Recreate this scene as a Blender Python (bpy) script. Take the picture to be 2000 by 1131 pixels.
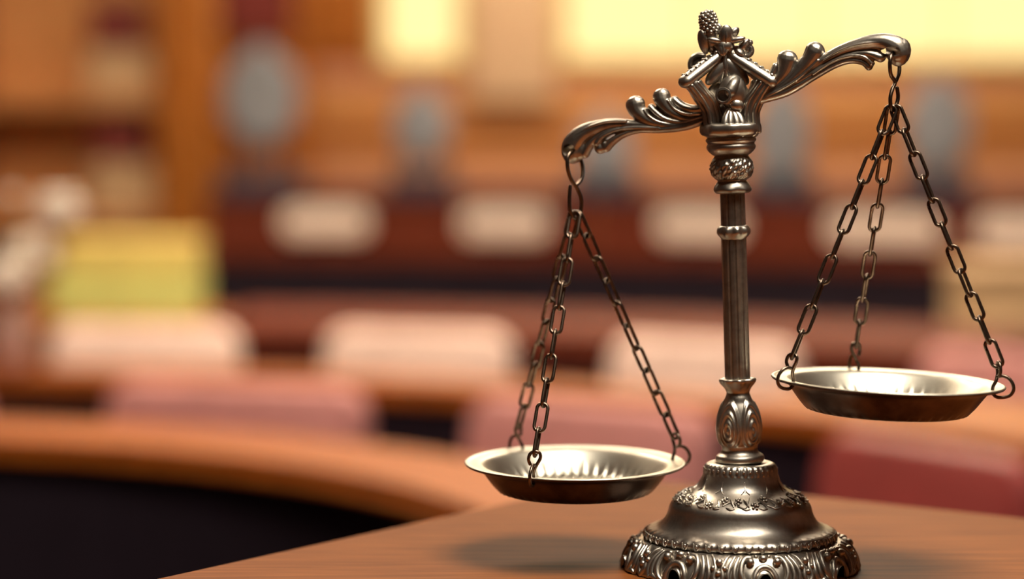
import bpy, bmesh, math, random
from mathutils import Vector, Matrix
random.seed(7)
PI = math.pi
for o in list(bpy.data.objects): bpy.data.objects.remove(o)
SC = bpy.context.scene
COL = SC.collection

# ------------------------------------------------------------------ camera
FPX = 5000.0; HC = 1.25; PITCH = math.atan(365.0/FPX)
cam = bpy.data.cameras.new('camera'); camo = bpy.data.objects.new('camera', cam); COL.objects.link(camo)
camo.location = (0, 0, HC); camo.rotation_euler = (PI/2-PITCH, 0, 0)
cam.sensor_width = 36; cam.lens = 36*FPX/2000; cam.clip_start = .02
cam.dof.use_dof = True; cam.dof.focus_distance = 1.475; cam.dof.aperture_fstop = 2.7
cam.dof.aperture_blades = 0
SC.camera = camo
# ------------------------------------------------------------------ world, exposure
SC.view_settings.view_transform = 'Standard'; SC.view_settings.look = 'None'
SC.view_settings.gamma = 1; SC.view_settings.exposure = 0.0
SC.view_settings.use_curve_mapping = False
wd = bpy.data.worlds.new('world'); SC.world = wd; wd.use_nodes = True
wd.node_tree.nodes['Background'].inputs[0].default_value = (.30, .22, .26, 1)
wd.node_tree.nodes['Background'].inputs[1].default_value = .05
LAMP = 28.0            # emission of the ceiling luminaires
WIN = 1.4             # emission of the sunlit windows

# ------------------------------------------------------------------ helpers
def ray(px, py):
    x = (px-1000)/FPX; y = (565.5-py)/FPX
    c, s = math.cos(PITCH), math.sin(PITCH)
    return Vector((x, c+y*s, -s+y*c))
def W(px, py, dep):
    d = ray(px, py); t = dep/d.y
    return Vector((d.x*t, dep, HC+d.z*t))
def zat(py, dep): return W(1000, py, dep).z
def lin(c):
    out = []
    for v in c[:3]:
        v /= 255.0
        out.append(v/12.92 if v <= .04045 else ((v+.055)/1.055)**2.4)
    return (*out, 1)

MATS = {}
def mat_base(name):
    m = bpy.data.materials.new(name); m.use_nodes = True
    nt = m.node_tree; b = nt.nodes['Principled BSDF']
    MATS[name] = m
    return m, nt, b
def noise(nt, scale, vec=None, detail=4, rough=.55):
    n = nt.nodes.new('ShaderNodeTexNoise'); n.inputs['Scale'].default_value = scale
    n.inputs['Detail'].default_value = detail; n.inputs['Roughness'].default_value = rough
    if vec: nt.links.new(vec, n.inputs['Vector'])
    return n
def ramp(nt, fac, stops):
    r = nt.nodes.new('ShaderNodeValToRGB')
    els = r.color_ramp.elements
    while len(els) < len(stops): els.new(.5)
    for e, (p, c) in zip(els, stops): e.position = p; e.color = c
    nt.links.new(fac, r.inputs['Fac'])
    return r
def objcoord(nt, scale=(1, 1, 1), rot=(0, 0, 0)):
    t = nt.nodes.new('ShaderNodeTexCoord'); mp = nt.nodes.new('ShaderNodeMapping')
    mp.inputs['Scale'].default_value = scale; mp.inputs['Rotation'].default_value = rot
    nt.links.new(t.outputs['Object'], mp.inputs['Vector'])
    return mp.outputs['Vector']
def bump(nt, b, h, strength, dist=.001):
    bp = nt.nodes.new('ShaderNodeBump'); bp.inputs['Strength'].default_value = strength
    bp.inputs['Distance'].default_value = dist
    nt.links.new(h, bp.inputs['Height']); nt.links.new(bp.outputs['Normal'], b.inputs['Normal'])
def plain(name, c, rough=.5, var=.12, scale=8, metallic=0, spec=.5):
    m, nt, b = mat_base(name)
    l = lin(c)
    n = noise(nt, scale, objcoord(nt))
    r = ramp(nt, n.outputs['Fac'], [(.3, (*[v*(1-var) for v in l[:3]], 1)), (.7, (*[min(1, v*(1+var)) for v in l[:3]], 1))])
    nt.links.new(r.outputs['Color'], b.inputs['Base Color'])
    b.inputs['Roughness'].default_value = rough; b.inputs['Metallic'].default_value = metallic
    b.inputs['Specular IOR Level'].default_value = spec
    return m
def wood(name, c1, c2, rough=.4, scale=(1.5, 18, 18), rot=(0, 0, 0), dens=3.0, bumpd=.0004, spec=.25):
    m, nt, b = mat_base(name)
    v = objcoord(nt, scale, rot)
    n1 = noise(nt, dens, v, 6, .6)
    r = ramp(nt, n1.outputs['Fac'], [(.3, lin(c1)), (.68, lin(c2))])
    nt.links.new(r.outputs['Color'], b.inputs['Base Color'])
    b.inputs['Roughness'].default_value = rough
    b.inputs['Specular IOR Level'].default_value = spec
    bump(nt, b, n1.outputs['Fac'], .25, bumpd)
    return m
def metal(name, c1, c2, r1, r2, nscale=60):
    m, nt, b = mat_base(name)
    v = objcoord(nt)
    n1 = noise(nt, nscale, v, 5, .6); n2 = noise(nt, nscale*9, v, 3, .5)
    r = ramp(nt, n1.outputs['Fac'], [(.32, lin(c1)), (.66, lin(c2))])
    nt.links.new(r.outputs['Color'], b.inputs['Base Color'])
    rr = ramp(nt, n1.outputs['Fac'], [(.3, (r2, r2, r2, 1)), (.7, (r1, r1, r1, 1))])
    nt.links.new(rr.outputs['Color'], b.inputs['Roughness'])
    b.inputs['Metallic'].default_value = 1
    bump(nt, b, n2.outputs['Fac'], .12, .0002)
    return m
def emit(name, c, strength):
    m, nt, b = mat_base(name)
    e = nt.nodes.new('ShaderNodeEmission'); e.inputs['Color'].default_value = lin(c); e.inputs['Strength'].default_value = strength
    nt.links.new(e.outputs[0], nt.nodes['Material Output'].inputs['Surface'])
    return m

PEWTER = metal('antique_pewter', (136, 128, 118), (206, 199, 186), .30, .45)
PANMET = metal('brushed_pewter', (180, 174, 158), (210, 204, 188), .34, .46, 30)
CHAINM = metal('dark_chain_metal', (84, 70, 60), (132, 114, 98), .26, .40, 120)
PANOUT = metal('shaded_pewter', (70, 54, 48), (108, 88, 76), .28, .42, 40)  # pan undersides: dark reflection of the shaded table put into the colour
TABLEW = wood('rostrum_wood', (92, 48, 20), (130, 76, 36), .55, (5, 90, 90), (0, 0, .25), 2.4, .0002, .05)
ORANGEW = wood('orange_oak', (156, 88, 32), (194, 118, 46), .45)
ORANGEP = wood('pilaster_oak', (170, 98, 36), (200, 124, 52), .4)
REDW = wood('red_mahogany', (90, 38, 25), (122, 56, 36), .6, spec=.1)
BOARDA = wood('light_board', (204, 136, 76), (228, 164, 102), .5)
BOARDB = wood('amber_board', (150, 80, 26), (180, 102, 36), .5)
BOARDC = wood('rosy_board', (192, 126, 92), (214, 150, 114), .5)
BLACKP = plain('black_panel', (44, 34, 42), .8, spec=.1)
MAUVE = plain('mauve_leather', (206, 142, 136), .6, spec=.2)
ROSE = plain('pale_rose_leather', (244, 212, 196), .6, spec=.2)
REDL = plain('red_leather', (150, 62, 58), .45)
GREYF = plain('blue_grey_fabric', (136, 136, 140), .85)
NAVY = plain('navy_shell', (48, 46, 62), .5)
WHITEP = plain('white_card', (250, 228, 208), .7, .04)
CREAM = plain('cream_card', (214, 176, 130), .7)
REDB = plain('dark_red_card', (122, 38, 26), .6)
YELLOW = plain('yellow_card', (244, 214, 118), .6)
LIME = plain('lime_card', (224, 228, 132), .6)
SIDEW = wood('side_wall_walnut', (70, 40, 28), (98, 58, 38), .55)
PEACH = plain('peach_plaster', (240, 200, 156), .85, .04, 3)
DARKW = plain('dark_wall', (52, 34, 30), .8, .15, 3)
CEILM = plain('ceiling_white', (206, 176, 146), .9, .04, 3)
CARPET = plain('dark_carpet', (40, 26, 30), .95, .2, 40)
PETAL = plain('white_petal', (250, 238, 220), .6, .04, 20)
LEAFG = plain('olive_leaf', (150, 130, 70), .6, .2, 20)
VASEM = plain('blush_ceramic', (214, 174, 156), .3, .05)
CHROME = metal('satin_steel', (150, 150, 150), (190, 190, 190), .25, .35)
KEYM = emit('key_diffuser', (255, 243, 226), 30.0)
DESKW = wood('desk_oak', (142, 72, 18), (182, 100, 30), .5)
LAMPM = emit('luminaire_diffuser', (255, 234, 206), LAMP)
WINM = emit('sunlit_curtain', (255, 226, 156), WIN)

class MB:
    def __init__(s): s.v = []; s.f = []
    def tube(s, pts, rad, seg=12, ref=None, rd=None, sub=6, cap=True, closed=False):
        pts = [Vector(p) for p in pts]; n = len(pts)
        if not hasattr(rad, '__len__'): rad = [rad]*n
        if rd is None: rd = rad
        elif not hasattr(rd, '__len__'): rd = [rd]*n
        P = []; R = []; D = []
        def cr(a, b, c, d, t): return .5*((2*b)+(c-a)*t+(2*a-5*b+4*c-d)*t*t+(3*b-a-3*c+d)*t**3)
        rng = n if closed else n-1
        for i in range(rng):
            if closed: k = [(i-1) % n, i, (i+1) % n, (i+2) % n]
            else: k = [max(i-1, 0), i, i+1, min(i+2, n-1)]
            for j in range(sub):
                t = j/sub
                P.append(cr(*[pts[q] for q in k], t)); R.append(cr(*[rad[q] for q in k], t)); D.append(cr(*[rd[q] for q in k], t))
        if not closed: P.append(pts[-1]); R.append(rad[-1]); D.append(rd[-1])
        m = len(P); T = []
        for i in range(m):
            if closed: d = P[(i+1) % m]-P[(i-1) % m]
            else: d = P[min(i+1, m-1)]-P[max(i-1, 0)]
            T.append(d.normalized())
        rings = []
        prev = Vector(ref) if ref is not None else None
        if prev is None:
            a = Vector((0, 0, 1)) if abs(T[0].z) < .9 else Vector((1, 0, 0))
            prev = (a-T[0]*a.dot(T[0])).normalized()
        for i in range(m):
            r_ = Vector(ref) if ref is not None else prev
            N2 = (r_-T[i]*r_.dot(T[i]))
            N2 = N2.normalized() if N2.length > 1e-6 else prev
            N1 = T[i].cross(N2).normalized(); prev = N2
            rings.append((P[i], N1, N2, max(R[i], 1e-6), max(D[i], 1e-6)))
        if cap and not closed:
            def capr(i, sg):
                p, a, b, r, d = rings[i]; out = []
                for q in (25, 50, 72, 88):
                    q = math.radians(q)
                    out.append((p+T[i]*sg*math.sin(q)*min(r, d), a, b, r*math.cos(q), d*math.cos(q)))
                return out
            rings = list(reversed(capr(0, -1)))+rings+capr(m-1, 1)
        base = len(s.v)
        for p, a, b, r, d in rings:
            for j in range(seg):
                th = 2*PI*j/seg
                s.v.append(p+a*math.cos(th)*r+b*math.sin(th)*d)
        M = len(rings)
        for i in range(M if closed else M-1):
            i2 = (i+1) % M
            for j in range(seg):
                j2 = (j+1) % seg
                s.f.append((base+i*seg+j, base+i*seg+j2, base+i2*seg+j2, base+i2*seg+j))
        if not closed:
            s.f.append(tuple(base+j for j in reversed(range(seg))))
            s.f.append(tuple(base+(M-1)*seg+j for j in range(seg)))
        return s
    def ell(s, c, ax, rot=None, seg=14, rings=8):
        c = Vector(c); base = len(s.v)
        if not hasattr(ax, '__len__'): ax = (ax, ax, ax)
        for i in range(rings+1):
            ph = PI*i/rings
            for j in range(seg):
                th = 2*PI*j/seg
                p = Vector((ax[0]*math.sin(ph)*math.cos(th), ax[1]*math.sin(ph)*math.sin(th), ax[2]*math.cos(ph)))
                if rot is not None: p = rot @ p
                s.v.append(c+p)
        for i in range(rings):
            for j in range(seg):
                j2 = (j+1) % seg
                s.f.append((base+i*seg+j, base+(i+1)*seg+j, base+(i+1)*seg+j2, base+i*seg+j2))
        return s
    def lathe(s, prof, n=96, fn=None, sub=1, close=False):
        if sub > 1:
            q = []
            for i in range(len(prof)-1):
                a, b, c, d = prof[max(i-1, 0)], prof[i], prof[i+1], prof[min(i+2, len(prof)-1)]
                for j in range(sub):
                    t = j/sub
                    q.append(tuple(.5*((2*b[k])+(c[k]-a[k])*t+(2*a[k]-5*b[k]+4*c[k]-d[k])*t*t+(3*b[k]-a[k]-3*c[k]+d[k])*t**3) for k in (0, 1)))
            q.append(prof[-1]); prof = q
        base = len(s.v); M = len(prof)
        for i, (r, z) in enumerate(prof):
            for j in range(n):
                th = 2*PI*j/n
                rr, zz = (r, z) if fn is None else fn(th, r, z)
                rr = max(rr, 1e-6)
                s.v.append(Vector((rr*math.cos(th), rr*math.sin(th), zz)))
        for i in range(M if close else M-1):
            i2 = (i+1) % M
            for j in range(n):
                j2 = (j+1) % n
                s.f.append((base+i*n+j, base+i2*n+j, base+i2*n+j2, base+i*n+j2))
        return s
    def box(s, c, size, rot=None, bev=0.0):
        bm = bmesh.new(); bmesh.ops.create_cube(bm, size=1)
        for v in bm.verts: v.co = Vector((v.co.x*size[0], v.co.y*size[1], v.co.z*size[2]))
        if bev > 0: bmesh.ops.bevel(bm, geom=bm.edges[:], offset=bev, segments=3, profile=.5, affect='EDGES')
        base = len(s.v); bm.verts.index_update()
        for v in bm.verts:
            p = v.co if rot is None else rot @ v.co
            s.v.append(Vector(c)+p)
        for f in bm.faces: s.f.append(tuple(base+v.index for v in f.verts))
        bm.free(); return s
    def slab(s, c, w, h, th, rad, rot=None, bev=.01, n=8):
        """upright slab (X wide, Z high, Y thick) with rounded corners and soft edges"""
        out = []
        for sx, sz, a0 in ((1, 1, 0), (-1, 1, PI/2), (-1, -1, PI), (1, -1, 1.5*PI)):
            for i in range(n+1):
                a = a0+PI/2*i/n
                out.append((sx*(w/2-rad)+rad*math.cos(a), sz*(h/2-rad)+rad*math.sin(a)))
        base = len(s.v); m = len(out)
        lay = [(-th/2, bev), (-th/2+bev*.3, bev*.3), (-th/2+bev, 0), (th/2-bev, 0), (th/2-bev*.3, bev*.3), (th/2, bev)]
        for y, ins in lay:
            for x, z in out:
                p = Vector((x*(1-2*ins/w), y, z*(1-2*ins/h)))
                s.v.append(Vector(c)+(p if rot is None else rot @ p))
        for k in range(len(lay)-1):
            for i in range(m):
                j = (i+1) % m
                s.f.append((base+k*m+i, base+k*m+j, base+(k+1)*m+j, base+(k+1)*m+i))
        s.f.append(tuple(base+i for i in range(m))); s.f.append(tuple(base+(len(lay)-1)*m+i for i in reversed(range(m))))
        return s
    def arc(s, c, r0, r1, a0, a1, z0, z1, n=48):
        """a solid ring sector"""
        base = len(s.v)
        for i in range(n+1):
            a = a0+(a1-a0)*i/n
            for r, z in ((r0, z0), (r1, z0), (r1, z1), (r0, z1)):
                s.v.append(Vector((c[0]+r*math.cos(a), c[1]+r*math.sin(a), z)))
        for i in range(n):
            for k in range(4):
                k2 = (k+1) % 4
                s.f.append((base+i*4+k, base+i*4+k2, base+(i+1)*4+k2, base+(i+1)*4+k))
        s.f.append((base+3, base+2, base+1, base)); e = base+n*4; s.f.append((e, e+1, e+2, e+3))
        return s
    def prism(s, poly, z0, z1):
        base = len(s.v); n = len(poly)
        for x, y in poly: s.v.append(Vector((x, y, z0)))
        for x, y in poly: s.v.append(Vector((x, y, z1)))
        s.f.append(tuple(base+i for i in reversed(range(n)))); s.f.append(tuple(base+n+i for i in range(n)))
        for i in range(n):
            j = (i+1) % n
            s.f.append((base+i, base+j, base+n+j, base+n+i))
        return s
    def mesh(s, name, m, origin=None, xf=None, smooth=True):
        me = bpy.data.meshes.new(name)
        vs = s.v
        if xf is not None: vs = [xf @ v for v in vs]
        if origin is not None: vs = [v-origin for v in vs]
        me.from_pydata([tuple(v) for v in vs], [], s.f); me.update()
        bm = bmesh.new(); bm.from_mesh(me); bmesh.ops.recalc_face_normals(bm, faces=bm.faces[:]); bm.to_mesh(me); bm.free()
        me.materials.append(m)
        if smooth:
            for p in me.polygons: p.use_smooth = True
            try: me.set_sharp_from_angle(angle=math.radians(42))
            except Exception: pass
        return me
    def build(s, name, m, parent=None, origin=None, xf=None, smooth=True):
        return link(name, s.mesh(name, m, origin, xf, smooth), parent)

def link(name, me, parent=None):
    o = bpy.data.objects.new(name, me); COL.objects.link(o)
    if parent is not None: o.parent = parent
    return o
def tag(o, label, cat, group=None):
    o['label'] = label; o['category'] = cat
    if group: o['group'] = group
    return o
def struct(o): o['kind'] = 'structure'; return o
def thing(name, label, cat, loc=(0, 0, 0), rz=0, group=None):
    o = bpy.data.objects.new(name, None); COL.objects.link(o); o.location = loc; o.rotation_euler = (0, 0, rz)
    o.empty_display_size = .05
    return tag(o, label, cat, group)
def part_empty(name, parent, loc):
    o = bpy.data.objects.new(name, None); COL.objects.link(o); o.parent = parent; o.location = loc; o.empty_display_size = .01
    return o
def copy_tree(o, parent=None):
    c = o.copy(); COL.objects.link(c); c.parent = parent
    for ch in list(o.children): copy_tree(ch, c)
    return c

# ================================================================== the room
RX0, RX1, RY0, RY1, RZ = -4.0, 4.0, -3.6, 11.0, 3.8
struct(MB().box(((RX0+RX1)/2, (RY0+RY1)/2, -.05), (RX1-RX0+.4, RY1-RY0+.4, .1)).build('floor', CARPET, smooth=False))
struct(MB().box(((RX0+RX1)/2, (RY0+RY1)/2, RZ+.05), (RX1-RX0+.4, RY1-RY0+.4, .1)).build('ceiling', CEILM, smooth=False))
struct(MB().box((RX0-.1, (RY0+RY1)/2, RZ/2), (.2, RY1-RY0, RZ)).build('wall_left', SIDEW, smooth=False))
struct(MB().box((RX1+.1, (RY0+RY1)/2, RZ/2), (.2, RY1-RY0, RZ)).build('wall_right', SIDEW, smooth=False))
struct(MB().box(((RX0+RX1)/2, RY0-.1, RZ/2), (RX1-RX0+.4, .2, RZ)).build('wall_front', DARKW, smooth=False))
struct(MB().box(((RX0+RX1)/2, RY1+.1, RZ/2), (RX1-RX0+.4, .2, RZ)).build('wall_back', PEACH, smooth=False))

# windows of the back wall: bright curtained panes above the board panelling
YELLOWF = plain('honey_frame', (244, 206, 130), .5)
def px_x(px, dep): return (px-1000)/FPX*dep
def window(n, px0, px1, zb, zt, panes):
    y = RY1; x0, x1 = px_x(px0, y), px_x(px1, y)
    fr = MB()
    for xx in (x0, x1): fr.box((xx, y-.03, (zb+zt)/2), (.05, .06, zt-zb), bev=.008)
    for zz in (zb, zt): fr.box(((x0+x1)/2, y-.03, zz), (x1-x0+.05, .06, .05), bev=.008)
    w = struct(fr.build('window_%d' % n, YELLOWF))
    for k in range(panes):
        a = x0+(x1-x0)*k/panes; b = x0+(x1-x0)*(k+1)/panes
        MB().box(((a+b)/2, y-.012, (zb+zt)/2), (b-a-.02, .012, zt-zb-.05)).build('pane', WINM, w, smooth=False)
ZSILL = zat(120, RY1)
window(1, 745, 905, ZSILL, 2.9, 1)
window(2, 1095, 2350, ZSILL, 2.9, 5)
zp = zat(196, RY1)
struct(MB().box((px_x(1000, RY1), RY1-.05, (zp+RZ)/2), (.36, .10, RZ-zp), bev=.01).build('trim_3', PEACH))

# horizontal board panelling below the windows
yb = RY1-.03
bx0, bx1 = px_x(610, yb), 3.9
pan = struct(MB().box(((bx0+bx1)/2, RY1-.008, (ZSILL-.03)/2), (bx1-bx0, .016, ZSILL-.03)).build('trim_1', ORANGEW, smooth=False))
edges = [126, 172, 205, 246, 284, 318, 376, 420, 470, 520]
bmats = [BOARDC, BOARDA, BOARDA, BOARDB, BOARDA, BOARDC, BOARDC, BOARDB, BOARDB]
for i in range(9):
    z1, z0 = zat(edges[i], yb), zat(edges[i+1], yb)
    MB().box(((bx0+bx1)/2, RY1-.03, (z0+z1)/2), (bx1-bx0-.02, .03, z1-z0-.008), bev=.003).build('board', bmats[i], pan)
# wood-panelled stretch of the back wall on the left
pl = struct(MB().box(((RX0+px_x(735, RY1))/2, RY1-.012, RZ/2), (px_x(735, RY1)-RX0, .024, RZ)).build('trim_2', ORANGEW, smooth=False))
for a, b, z0, z1 in ((605, 733, ZSILL+.02, 3.6), (430, 600, .1, 3.6)):
    MB().box((px_x((a+b)/2, RY1), RY1-.035, (z0+z1)/2), ((b-a-4)/FPX*RY1, .022, z1-z0), bev=.006).build('panel', ORANGEW, pl)
t = thing('framed_hanging', 'dark red framed wall hanging on the orange wood wall above a grey chair', 'wall hanging', (px_x(508, RY1), RY1-.047, zat(70, RY1)))
MB().box((0, -.02, .25), (.29, .02, .50)).build('cloth', REDB, t)
fr = MB()
for sx in (-1, 1): fr.box((sx*.15, -.022, .25), (.02, .035, .53), bev=.005)
for sz in (0, .50): fr.box((0, -.022, sz), (.32, .035, .02), bev=.005)
fr.build('frame', REDW, t)

# unseen ceiling luminaires, some added to brighten the background
def luminaire(x, y, w, d, label, m=None):
    o = thing('ceiling_light', label, 'ceiling light', (x, y, RZ-.07), 0, 'ceiling luminaires')
    fr = MB()
    for sx in (-1, 1): fr.box((sx*w/2, 0, .035), (.05, d+.05, .07), bev=.008)
    for sy in (-1, 1): fr.box((0, sy*d/2, .035), (w+.05, .05, .07), bev=.008)
    fr.build('frame', CHROME, o)
    MB().box((0, 0, .03), (w-.04, d-.04, .02)).build('diffuser', m or LAMPM, o, smooth=False)
luminaire(.7, .7, 1.4, 1.4, 'square ceiling light above the balance scale', KEYM)
luminaire(-1.0, 4.7, 1.6, .9, 'wide fill light added above the mauve armchairs')  # unseen fill, widened to brighten the box fronts, chairs and flowers
luminaire(.9, 5.6, 1.2, .7, 'wide ceiling light above the pale armchairs')
luminaire(-1.4, 6.9, 1.0, .7, 'fill light added nearest the bookcase')  # unseen fill, set here to brighten the yellow and lime boxes
luminaire(1.2, 8.4, 1.2, .7, 'ceiling light above the grey chairs')
luminaire(0.5, 10.1, 3.0, .5, 'long wash light added nearest the bright windows')  # unseen wall-washer added to brighten the peach back wall

CC = (-1.02, 2.55)
def pol(r, a, z=0): return Vector((CC[0]+r*math.cos(a), CC[1]+r*math.sin(a), z))
def ang(px, r):
    lo, hi = math.radians(-20), math.radians(150)
    for _ in range(60):
        m = (lo+hi)/2; p = pol(r, m)
        q = 1000+p.x/p.y*FPX if p.y > .05 else 1e9
        if q > px: lo = m
        else: hi = m
    return (lo+hi)/2
D2R = math.radians

# ================================================================== curved desks
def curved_desk(label, r, a0, a1, h, depth, lip, thick, m, sup=6):
    o = thing('curved_desk', label, 'desk', pol(r+depth/2, (a0+a1)/2, 0), 0, 'curved desks in rows')
    org = Vector(o.location)
    MB().arc(CC, r, r+depth, a0, a1, h-thick, h).build('desk_top', m, o, org)
    MB().arc(CC, r-.012, r+.012, a0, a1, h-thick-lip, h-thick).build('front_rail', m, o, org)
    n = 8
    for k in range(n):
        a, b = a0+(a1-a0)*k/n, a0+(a1-a0)*(k+1)/n
        MB().arc(CC, r+.013, r+.035, a+.002, b-.002, .0, h-thick, 8).build('front_panel', BLACKP, o, org)
    for k in range(sup):
        a = a0+(a1-a0)*(k+.5)/sup
        MB().box(pol(r+.04+(depth-.06)/2, a, (h-thick)/2), (depth-.09, .03, h-thick), Matrix.Rotation(a, 3, 'Z')).build('support', BLACKP, o, org)
    return o
curved_desk('nearest curved desk with a broad orange oak top and black front', 1.05, D2R(9), D2R(118), .782, .21, .006, .022, DESKW)
curved_desk('second curved desk, a thin orange edge in front of the pale armchairs', 2.11, ang(2250, 2.11), D2R(104), .755, .15, .012, .02, DESKW)
curved_desk('third curved desk, its red-brown top behind the pale armchairs', 3.20, ang(1900, 3.2), ang(388, 3.2), .75, .56, .03, .03, REDW)
curved_desk('short orange desk wing behind the second desk, seen under the right pan', 2.275, ang(2250, 2.275), ang(1490, 2.275), .752, .24, .012, .02, ORANGEW, 2)
# far desk with a raised red screen
ra0, ra1 = ang(2180, 5.3), ang(392, 5.3)
o = thing('screened_desk', 'farthest curved desk with black front and raised red-brown screen', 'desk', pol(5.5, (ra0+ra1)/2, 0)); org = Vector(o.location)
zl, ztp = .80, .975
MB().arc(CC, 5.30, 5.33, ra0, ra1, 0, zl-.03).build('front_panel', BLACKP, o, org)
MB().arc(CC, 5.28, 5.80, ra0, ra1, zl-.03, zl).build('desk_top', REDW, o, org)
n = 7
for k in range(n):
    a, b = ra0+(ra1-ra0)*k/n, ra0+(ra1-ra0)*(k+1)/n
    MB().arc(CC, 5.40, 5.42, a+.001, b-.001, zl, ztp-.015, 8).build('screen_panel', REDW, o, org)
MB().arc(CC, 5.39, 5.43, ra0, ra1, ztp-.015, ztp).build('screen_rail', NAVY, o, org)
for k in range(6):
    a = ra0+(ra1-ra0)*(k+.5)/6
    MB().box(pol(5.56, a, (zl-.03)/2), (.4, .03, zl-.03), Matrix.Rotation(a, 3, 'Z')).build('support', BLACKP, o, org)
which = ['leftmost of the white name boards', 'second white name board from the left', 'white name board behind the scale column', 'white name board behind the right-hand chains', 'rightmost white name board']
for k, (px, wpx) in enumerate(((635, 175), (985, 175), (1365, 175), (1725, 230), (2000, 190))):
    a = ang(px, 5.388); p = pol(5.388, a)
    wd_, hh = wpx/FPX*p.y, .092
    t = thing('name_board', which[k]+', mounted on the red-brown screen of the farthest desk', 'board', (p.x, p.y, .833), a-PI/2, 'white name boards')
    MB().slab((0, 0, hh/2), wd_, hh, .010, hh*.46, None, .003).build('card', WHITEP, t)
    for sx in (-1, 1): MB().box((sx*wd_*.3, .008, hh/2), (.02, .010, .03), None, .002).build('bracket', NAVY, t)

# ================================================================== chairs
def armchair(label, m, loc, rz, w, h, group):
    """local: faces -Y; the backrest reaches height h"""
    t = thing('armchair', label, 'armchair', loc, rz, group)
    MB().box((0, -.02, .41), (w-.05, .42, .09), None, .035).build('seat', m, t)
    rt = Matrix.Rotation(-.12, 3, 'X'); hb = h-.50
    MB().slab((0, .235, .50+hb/2), w, hb, .07, min(.055, hb*.45), rt, .03).build('backrest', m, t)
    MB().box((0, .22, .47), (w*.5, .02, .10), rt, .004).build('back_bracket', NAVY, t)
    for sx in (-1, 1):
        MB().tube([(sx*(w/2-.03), .16, .40), (sx*(w/2+.012), .14, .55), (sx*(w/2+.014), .0, .60), (sx*(w/2+.014), -.12, .59)], [.012, .013, .016, .014], 10).build('armrest', NAVY, t)
        for sy in (-1, 1):
            MB().tube([(sx*(w/2-.06), sy*.16-.02, .37), (sx*(w/2-.04), sy*.18-.02, .012)], [.014, .011], 10, sub=2).build('leg', NAVY, t)
    return t
RA = 1.70
rowA = [(-290, MAUVE, .46, 'mauve chair at the far left edge behind the nearest desk'),
        (458, MAUVE, .49, 'mauve chair between the two dark gaps behind the nearest desk'),
        (1150, MAUVE, .48, 'mauve chair seen behind the left pan'),
        (1815, REDL, .44, 'reddish chair seen below the right pan')]
for px, m, wv, lb in rowA:
    a = ang(px, RA+.24); p = pol(RA, a)
    armchair(lb, m, (p.x, p.y, 0), a-PI/2, wv, .765, 'chairs behind the nearest desk')
RB = 2.72
for px, lb in ((-260, 'pale rose chair at the far left behind the second desk'),
               (280, 'pale rose chair below the yellow box'),
               (815, 'pale rose chair right of the one below the yellow box'),
               (1375, 'pale rose chair seen behind the scale column'),
               (1985, 'mauve chair behind the short orange desk wing, seen behind the right pan')):
    rb_ = RB if px < 1800 else 2.84
    a = ang(px, rb_+.24); p = pol(rb_, a)
    armchair(lb, ROSE if px < 1800 else MAUVE, (p.x, p.y, 0), a-PI/2, .42, .772, 'chairs behind the second desk')
def officechair(label, loc, rz, zb, zt, w):
    """oval grey backrest between heights zb and zt on two posts"""
    t = thing('high_back_chair', label, 'chair', loc, rz, 'grey chairs behind the farthest desk')
    MB().box((0, 0, .48), (.38, .40, .09), None, .04).build('seat', NAVY, t)
    MB().box((0, .215, .955), (w+.04, .05, .11), None, .02).build('lumbar_pad', NAVY, t)
    hb = zt-zb
    bk = MB(); bm_ = []
    for i in range(9):
        ph = -1+2*i/8
        hw = w/2*(1-abs(ph)**3.0)**.45 if abs(ph) < 1 else w*.12
        bm_.append((ph, max(hw, w*.18)))
    bk.tube([(0, .24+.03*ph, zb+hb/2*(1+ph)) for ph, _ in bm_], [hw for _, hw in bm_], 20, (0, 1, 0), [.035]*9, 3)
    bk.build('backrest', GREYF, t)
    for sx in (-1, 1):
        MB().tube([(sx*.07, .20, .45), (sx*.07, .235, .62), (sx*.07, .25, zb+.08)], .014, 8).build('back_post', NAVY, t)
        MB().tube([(sx*.17, 0, .47), (sx*.205, 0, .50), (sx*.21, .02, .66), (sx*.21, -.14, .67)], .016, 10).build('armrest', NAVY, t)
    MB().tube([(0, 0, .07), (0, 0, .44)], [.035, .028], 14, sub=2).build('pedestal', NAVY, t)
    for k in range(5):
        q = 2*PI*k/5
        MB().tube([(0, 0, .09), (.19*math.cos(q), .19*math.sin(q), .032)], [.028, .018], 8, sub=2).build('base_spoke', NAVY, t)
for px, top, bot, wq, lb in ((525, 105, 275, .26, 'grey high-backed chair nearest the orange pilaster'),
                    (838, 185, 305, .20, 'grey high-backed chair below the narrow yellow window'),
                    (1195, 235, 345, .20, 'grey chair with low back behind the left beam end'),
                    (1540, 175, 350, .20, 'grey high-backed chair right of the scale crown'),
                    (1845, 165, 330, .22, 'grey high-backed chair right of the right-hand chains')):
    a = ang(px, 6.45); p = pol(6.2, a)
    officechair(lb, (p.x, p.y, 0), a-PI/2+.1, zat(bot, p.y+.25), zat(top, p.y+.25), wq)

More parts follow.
